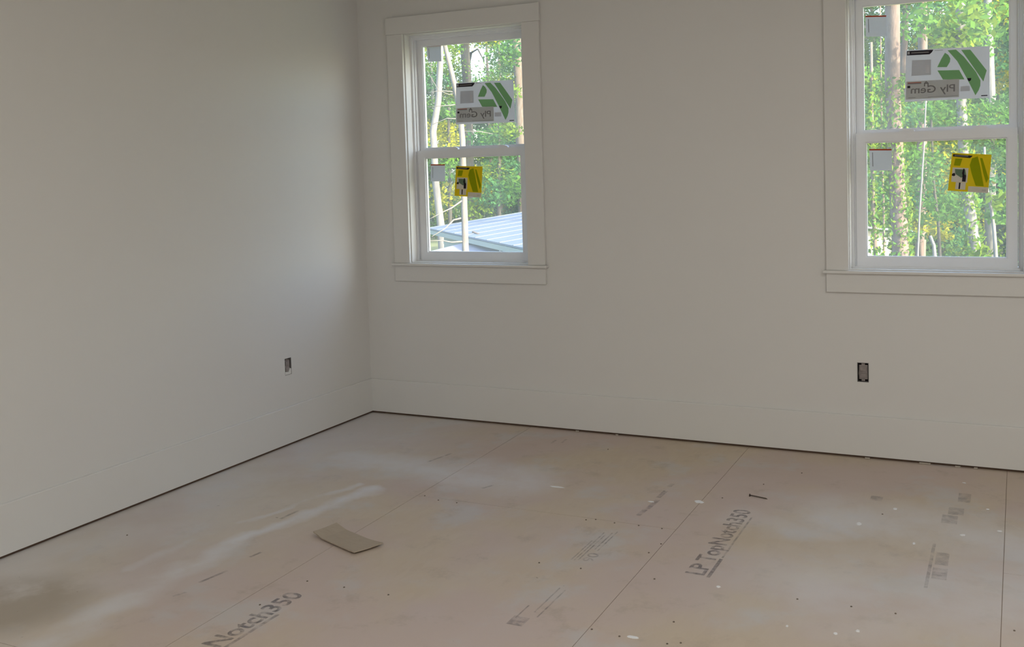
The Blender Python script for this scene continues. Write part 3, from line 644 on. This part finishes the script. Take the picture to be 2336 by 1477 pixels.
for i, (lb, D, hs) in enumerate((('blue-green leafy understory tree in front of the thick pine', 18, (2, 5, 0)),)):
    tree('understory_tree', lb, [(2145, 600), (2140, 500), (2130, 420)], D, .03, M_BGREY, (blob_px(q, D, 1.5), 700, hs, .085), None, WOODS, top=2.2)
q = [(2085, 500, .28), (2105, 515, .25), (2145, 530, .18), (2020, 490, .15), (2160, 540, .15)]
tree('understory_tree', 'low yellow-green bush glowing in sun below the woods window centre', [(2100, 600), (2098, 560), (2095, 520)], 19, .02, M_BGREY, (blob_px(q, 19, .6), 1100, (4, 4, 3), .09), None, WOODS, top=.2)
# --- seen through the window nearer the corner
DD = 11
tree('dead_tree', 'bare white dead tree with side twigs outside the corner window', [(1062, 588), (1060, 500), (1058, 430), (1055, 320), (1050, 260), (1036, 190), (1024, 140), (1013, 95)], DD, .036, M_BDEAD, None, None, WOODS, top=4.2,
     branches=[([(1058, 455, DD), (1030, 475, DD-.1), (1008, 485, DD-.2), (980, 500, DD-.3)], .010), ([(1058, 497, DD), (1035, 502, DD), (1015, 522, DD-.1), (985, 540, DD-.2)], .012), ([(1058, 551, DD), (1030, 553, DD-.1), (1010, 549, DD-.1), (980, 550, DD-.2)], .010),
               ([(1038, 213, DD), (1025, 216, DD), (1000, 206, DD), (975, 162, DD)], .006), ([(1048, 216, DD), (1030, 209, DD), (1005, 207, DD), (975, 212, DD)], .009), ([(1048, 238, DD), (1020, 241, DD), (975, 244, DD)], .008), ([(1055, 272, DD), (1020, 270, DD), (985, 285, DD)], .007), ([(1060, 300, DD), (1095, 300, DD), (1125, 306, DD)], .007), ([(1054, 350, DD), (1020, 350, DD), (1000, 372, DD)], .008)])
tree('pale_tree', 'pale grey trunk at the outer edge of the corner window', [(1006, 515), (994, 420), (988, 300), (1000, 230), (1004, 150), (1006, 90)], 31, .10, M_BPALE, (crown_blobs(*far(1000, 60, 31)[:2], 7.5, 13, 2.4, 12), 200, (1, 3, 4)), None, WOODS)
tree('pale_tree', 'tan and white sunlit trunk beside the casing of the corner window', [(1196, 600), (1194, 440), (1189, 330), (1186, 220), (1178, 95)], 36, .19, M_BTAN, (crown_blobs(*far(1185, 60, 36)[:2], 8, 13, 2.4, 14), 200, (1, 3, 0)), None, WOODS)
tree('forked_tree', 'dark forked trunk deep in the woods behind the dead tree', [(1068, 480), (1067, 300), (1065, 180), (1060, 100)], 38, .2, M_BGREY, (blob_px([(1080, 160, .8), (1030, 150, .7), (1110, 100, .7), (1045, 240, .8)], 38)+crown_blobs(*far(1065, 60, 38)[:2], 6, 12, 2., 14), 200, (3, 4, 1)), None, WOODS,
     branches=[([(1066, 180, 38), (1075, 120, 38), (1090, 112, 37.8), (1105, 140, 37.5)], .07)])
q = [(1150, 130, .5), (1160, 170, .5), (1135, 195, .4), (1170, 110, .5), (1130, 310, .5), (1160, 300, .4), (1100, 320, .5), (1130, 400, .6), (1160, 440, .6), (1110, 440, .6), (1080, 480, .5), (1150, 380, .6), (1180, 420, .5)]
tree('understory_tree', 'bright green leafy tree between the dead tree and tan trunk', [(1140, 600), (1138, 450), (1140, 300)], 35, .08, M_BGREY, (blob_px([(a, b, c*1.4) for a, b, c in q], 35, 1.5), 240, (0, 1, 3, 2), .15), None, WOODS, top=4.)
q = [(1020, 300, .5), (1015, 330, .5), (1030, 390, .5), (1020, 440, .5), (1035, 470, .5), (1015, 480, .4), (1030, 250, .4), (1020, 120, .4), (1035, 110, .3), (1170, 210, .3)]
tree('understory_tree', 'yellow-green sunlit tree between the pale trunk and dead tree', [(1028, 560), (1026, 450), (1024, 300)], 34, .07, M_BGREY, (blob_px([(a, b, c*1.4) for a, b, c in q], 34, 1.5), 240, (3, 4, 4, 1), .15), None, WOODS, top=4.)
# --- the woods behind, each tree its own
BK = 'leafy tree deep in the woods behind the nearer trunks'
spots = []
for i in range(30):
    for _ in range(60):
        y = random.uniform(26, 48); x = 3.6-(y+4.9)*random.uniform(-.25, .8)
        if x < -4 and y < 40: continue
        if all((x-a)**2+(y-b)**2 > 3.6**2 for a, b in spots): break
    spots.append((x, y))
for i in range(9):
    y = 25+i*2.6; spots.append((3.6-(y+4.9)*random.uniform(-.06, .19), y))
for i in range(9):
    y = 39+i*1.6; spots.append((3.6-(y+4.9)*random.uniform(.46, .72), y))
for i, (x, y) in enumerate(spots):
    g = gz(x, y); root = empty('woodland_tree', (x, y, g)); tag(root, BK, 'tree', 'trees deep in the woods')
    hgt = random.uniform(9, 14); bm = bmesh.new(); tube(bm, [(x, y, g-.1), (x+random.gauss(0, .2), y, 3), (x+random.gauss(0, .4), y, hgt)], [.17, .13, .05], 9, .05); from_bm('trunk', bm, random.choice((M_BGREY, M_BPALE, M_BPINK)), root, True)
    bl = crown_blobs(x, y, 2.5, hgt, 2.2, 16, (.7, 1.4))+crown_blobs(x, y, -2.2, 3., 2.4, 16, (.6, 1.2))
    P, K = blob_leaves(bl, 234, (0, 1, 2, 5, 3, 4), 1.6); o = link('foliage', leaves_mesh('foliage', P, .15, K), None, root); o['kind'] = 'stuff'

# --- thicket closing the view at the back of the woods
for i in range(22):
    y = 50+random.uniform(0, 6); x = -44+i*2.75+random.uniform(-.6, .6); g = gz(x, y)
    root = empty('woodland_thicket', (x, y, g)); tag(root, 'dense green thicket closing off the woods far behind the trees', 'thicket', 'thickets at the back of the woods')
    bm = bmesh.new(); tube(bm, [(x, y, g-.1), (x+.2, y, 2), (x, y, 7)], [.15, .1, .04], 7, .05); from_bm('stem', bm, M_BGREY, root, True)
    bl = [(x+random.gauss(0, 1.3), y+random.gauss(0, .8), random.uniform(-2.4, 7.5), random.uniform(1.0, 1.7)) for _ in range(24)]
    P, K = blob_leaves(bl, 85, (2, 5, 0)); o = link('foliage', leaves_mesh('foliage', P, .36, K), None, root); o['kind'] = 'stuff'
# --- neighbouring house with the metal roof
def house():
    P0 = Vector(far(978, 524, 27)); d1 = ray(1245, 581); t = (P0.z-CAM[2])/d1[2]; P1 = Vector(CAM+d1*t)
    eh = Vector((P1.x-P0.x, P1.y-P0.y, 0)).normalized()
    d2 = ray(1300, 470); A = Vector(CAM)-P0; dv = Vector(d2); t = -(A.dot(eh))/(dv.dot(eh)); P2 = Vector(CAM)+dv*t
    up = P2-P0; bk = Vector((up.x, up.y, 0)).normalized()
    L = (P1-P0).length
    root = empty('neighbour_house', (P0.x, P0.y, gz(P0.x, P0.y))); tag(root, 'low neighbouring house with pale blue metal roof, outside the corner window', 'house')
    M_ROOF = simple('pale_blue_metal_roof', (.10, .125, .185), .6, .10, 1.2)
    M_SIDE = simple('pale_green_siding', (0.198, 0.222, 0.207), .7, .06, 4); M_BRN = simple('brown_fascia', (0.108, 0.078, 0.063), .8)
    M_LOW = simple('lavender_shingle', (0.216, 0.204, 0.240), .8, .08, 6)
    nrm = (P1-P0).cross(up).normalized(); nrm = nrm if nrm.z > 0 else -nrm
    bm = bmesh.new(); slab(bm, [P0, P1, P1+up, P0+up], .04, nrm); roof = from_bm('roof', bm, M_ROOF, root)
    n = int(L/.9)
    for i in range(n+1):
        a = P0+(P1-P0)*(i/n); bm = bmesh.new(); w = eh*.02
        slab(bm, [a-w+nrm*.041, a+w+nrm*.041, a+w+up+nrm*.041, a-w+up+nrm*.041], .015, nrm); from_bm('roof_rib', bm, M_ROOF, roof)
    bm = bmesh.new(); slab(bm, [P0-nrm*.01, P1-nrm*.01, P1+Vector((0, 0, -.12)), P0+Vector((0, 0, -.12))], .03, bk); from_bm('fascia', bm, M_SIDE, root)
    # back slope and siding boards under the eave
    bm = bmesh.new(); r0, r1 = P0+up, P1+up; dn = Vector((up.x, up.y, -up.z)); slab(bm, [r0, r1, r1+dn, r0+dn], .04, (bk.x*.2, bk.y*.2, 1)); from_bm('roof', bm, M_ROOF, root)
    wi = bk*.35; gzv = gz(P0.x, P0.y)-.2; z = P0.z-.02; k = 0
    while z > gzv:
        a, b = P0+wi+eh*.3, P1+wi; bm = bmesh.new(); f0 = bk*-.02
        q = [Vector((a.x, a.y, z)), Vector((b.x, b.y, z)), Vector((b.x, b.y, z-.19))+f0, Vector((a.x, a.y, z-.19))+f0]; slab(bm, q, .03, bk); from_bm('siding_board', bm, M_SIDE, root); z -= .18; k += 1
    # end wall
    bm = bmesh.new(); a = P0+wi+eh*.3; b = P0+up+eh*.3; c = P0+up*2-wi+eh*.3
    slab(bm, [Vector((a.x, a.y, gzv)), Vector((c.x, c.y, gzv)), Vector((c.x, c.y, P0.z)), Vector((b.x, b.y, b.z-.1)), Vector((a.x, a.y, P0.z))], .05, eh); from_bm('end_wall', bm, M_SIDE, root)
    bm = bmesh.new(); o2 = P1-P0-eh*.6
    slab(bm, [Vector((v.x, v.y, z_))+Vector((o2.x, o2.y, 0)) for v, z_ in ((a, gzv), (c, gzv), (c, P0.z), (b, b.z-.1), (a, P0.z))], .05, eh); from_bm('end_wall', bm, M_SIDE, root)
    # low porch roof with a brown edge, projecting from the eave wall
    fr = -bk
    def onwall(px, py, out=0.):
        dv = Vector(ray(px, py)); pl = P0+wi+fr*out; t = (pl-Vector(CAM)).dot(bk)/dv.dot(bk); return Vector(CAM)+dv*t
    ap = onwall(1082, 553, .05); l0 = onwall(1040, 590, .05); r0 = onwall(1146, 578, .05); out = fr*1.3
    bm = bmesh.new(); slab(bm, [ap, r0, r0+out+Vector((0, 0, -.25)), ap+out+Vector((0, 0, -.25))], .05, (0, 0, 1)); pr = from_bm('porch_roof', bm, M_LOW, root)
    bm = bmesh.new(); slab(bm, [ap, ap+out+Vector((0, 0, -.25)), l0+out+Vector((0, 0, -.25)), l0], .05, (0, 0, 1)); from_bm('porch_roof', bm, M_LOW, root)
    bm = bmesh.new(); slab(bm, [ap+Vector((0, 0, .07)), r0+Vector((0, 0, .07)), r0+Vector((0, 0, .19)), ap+Vector((0, 0, .27))], .05, fr); from_bm('porch_flashing', bm, M_BRN, root)
    q = onwall(1143, 575, .06); bm = bmesh.new(); tube(bm, [Vector((q.x, q.y, P0.z-.05)), Vector((q.x, q.y, gzv))], .04, 8); from_bm('downspout', bm, M_VINYL, root)
    print('HOUSE', P0, P1, P2, 'len', L, 'pitch', math.degrees(math.atan2(up.z, Vector((up.x, up.y)).length)))
house()
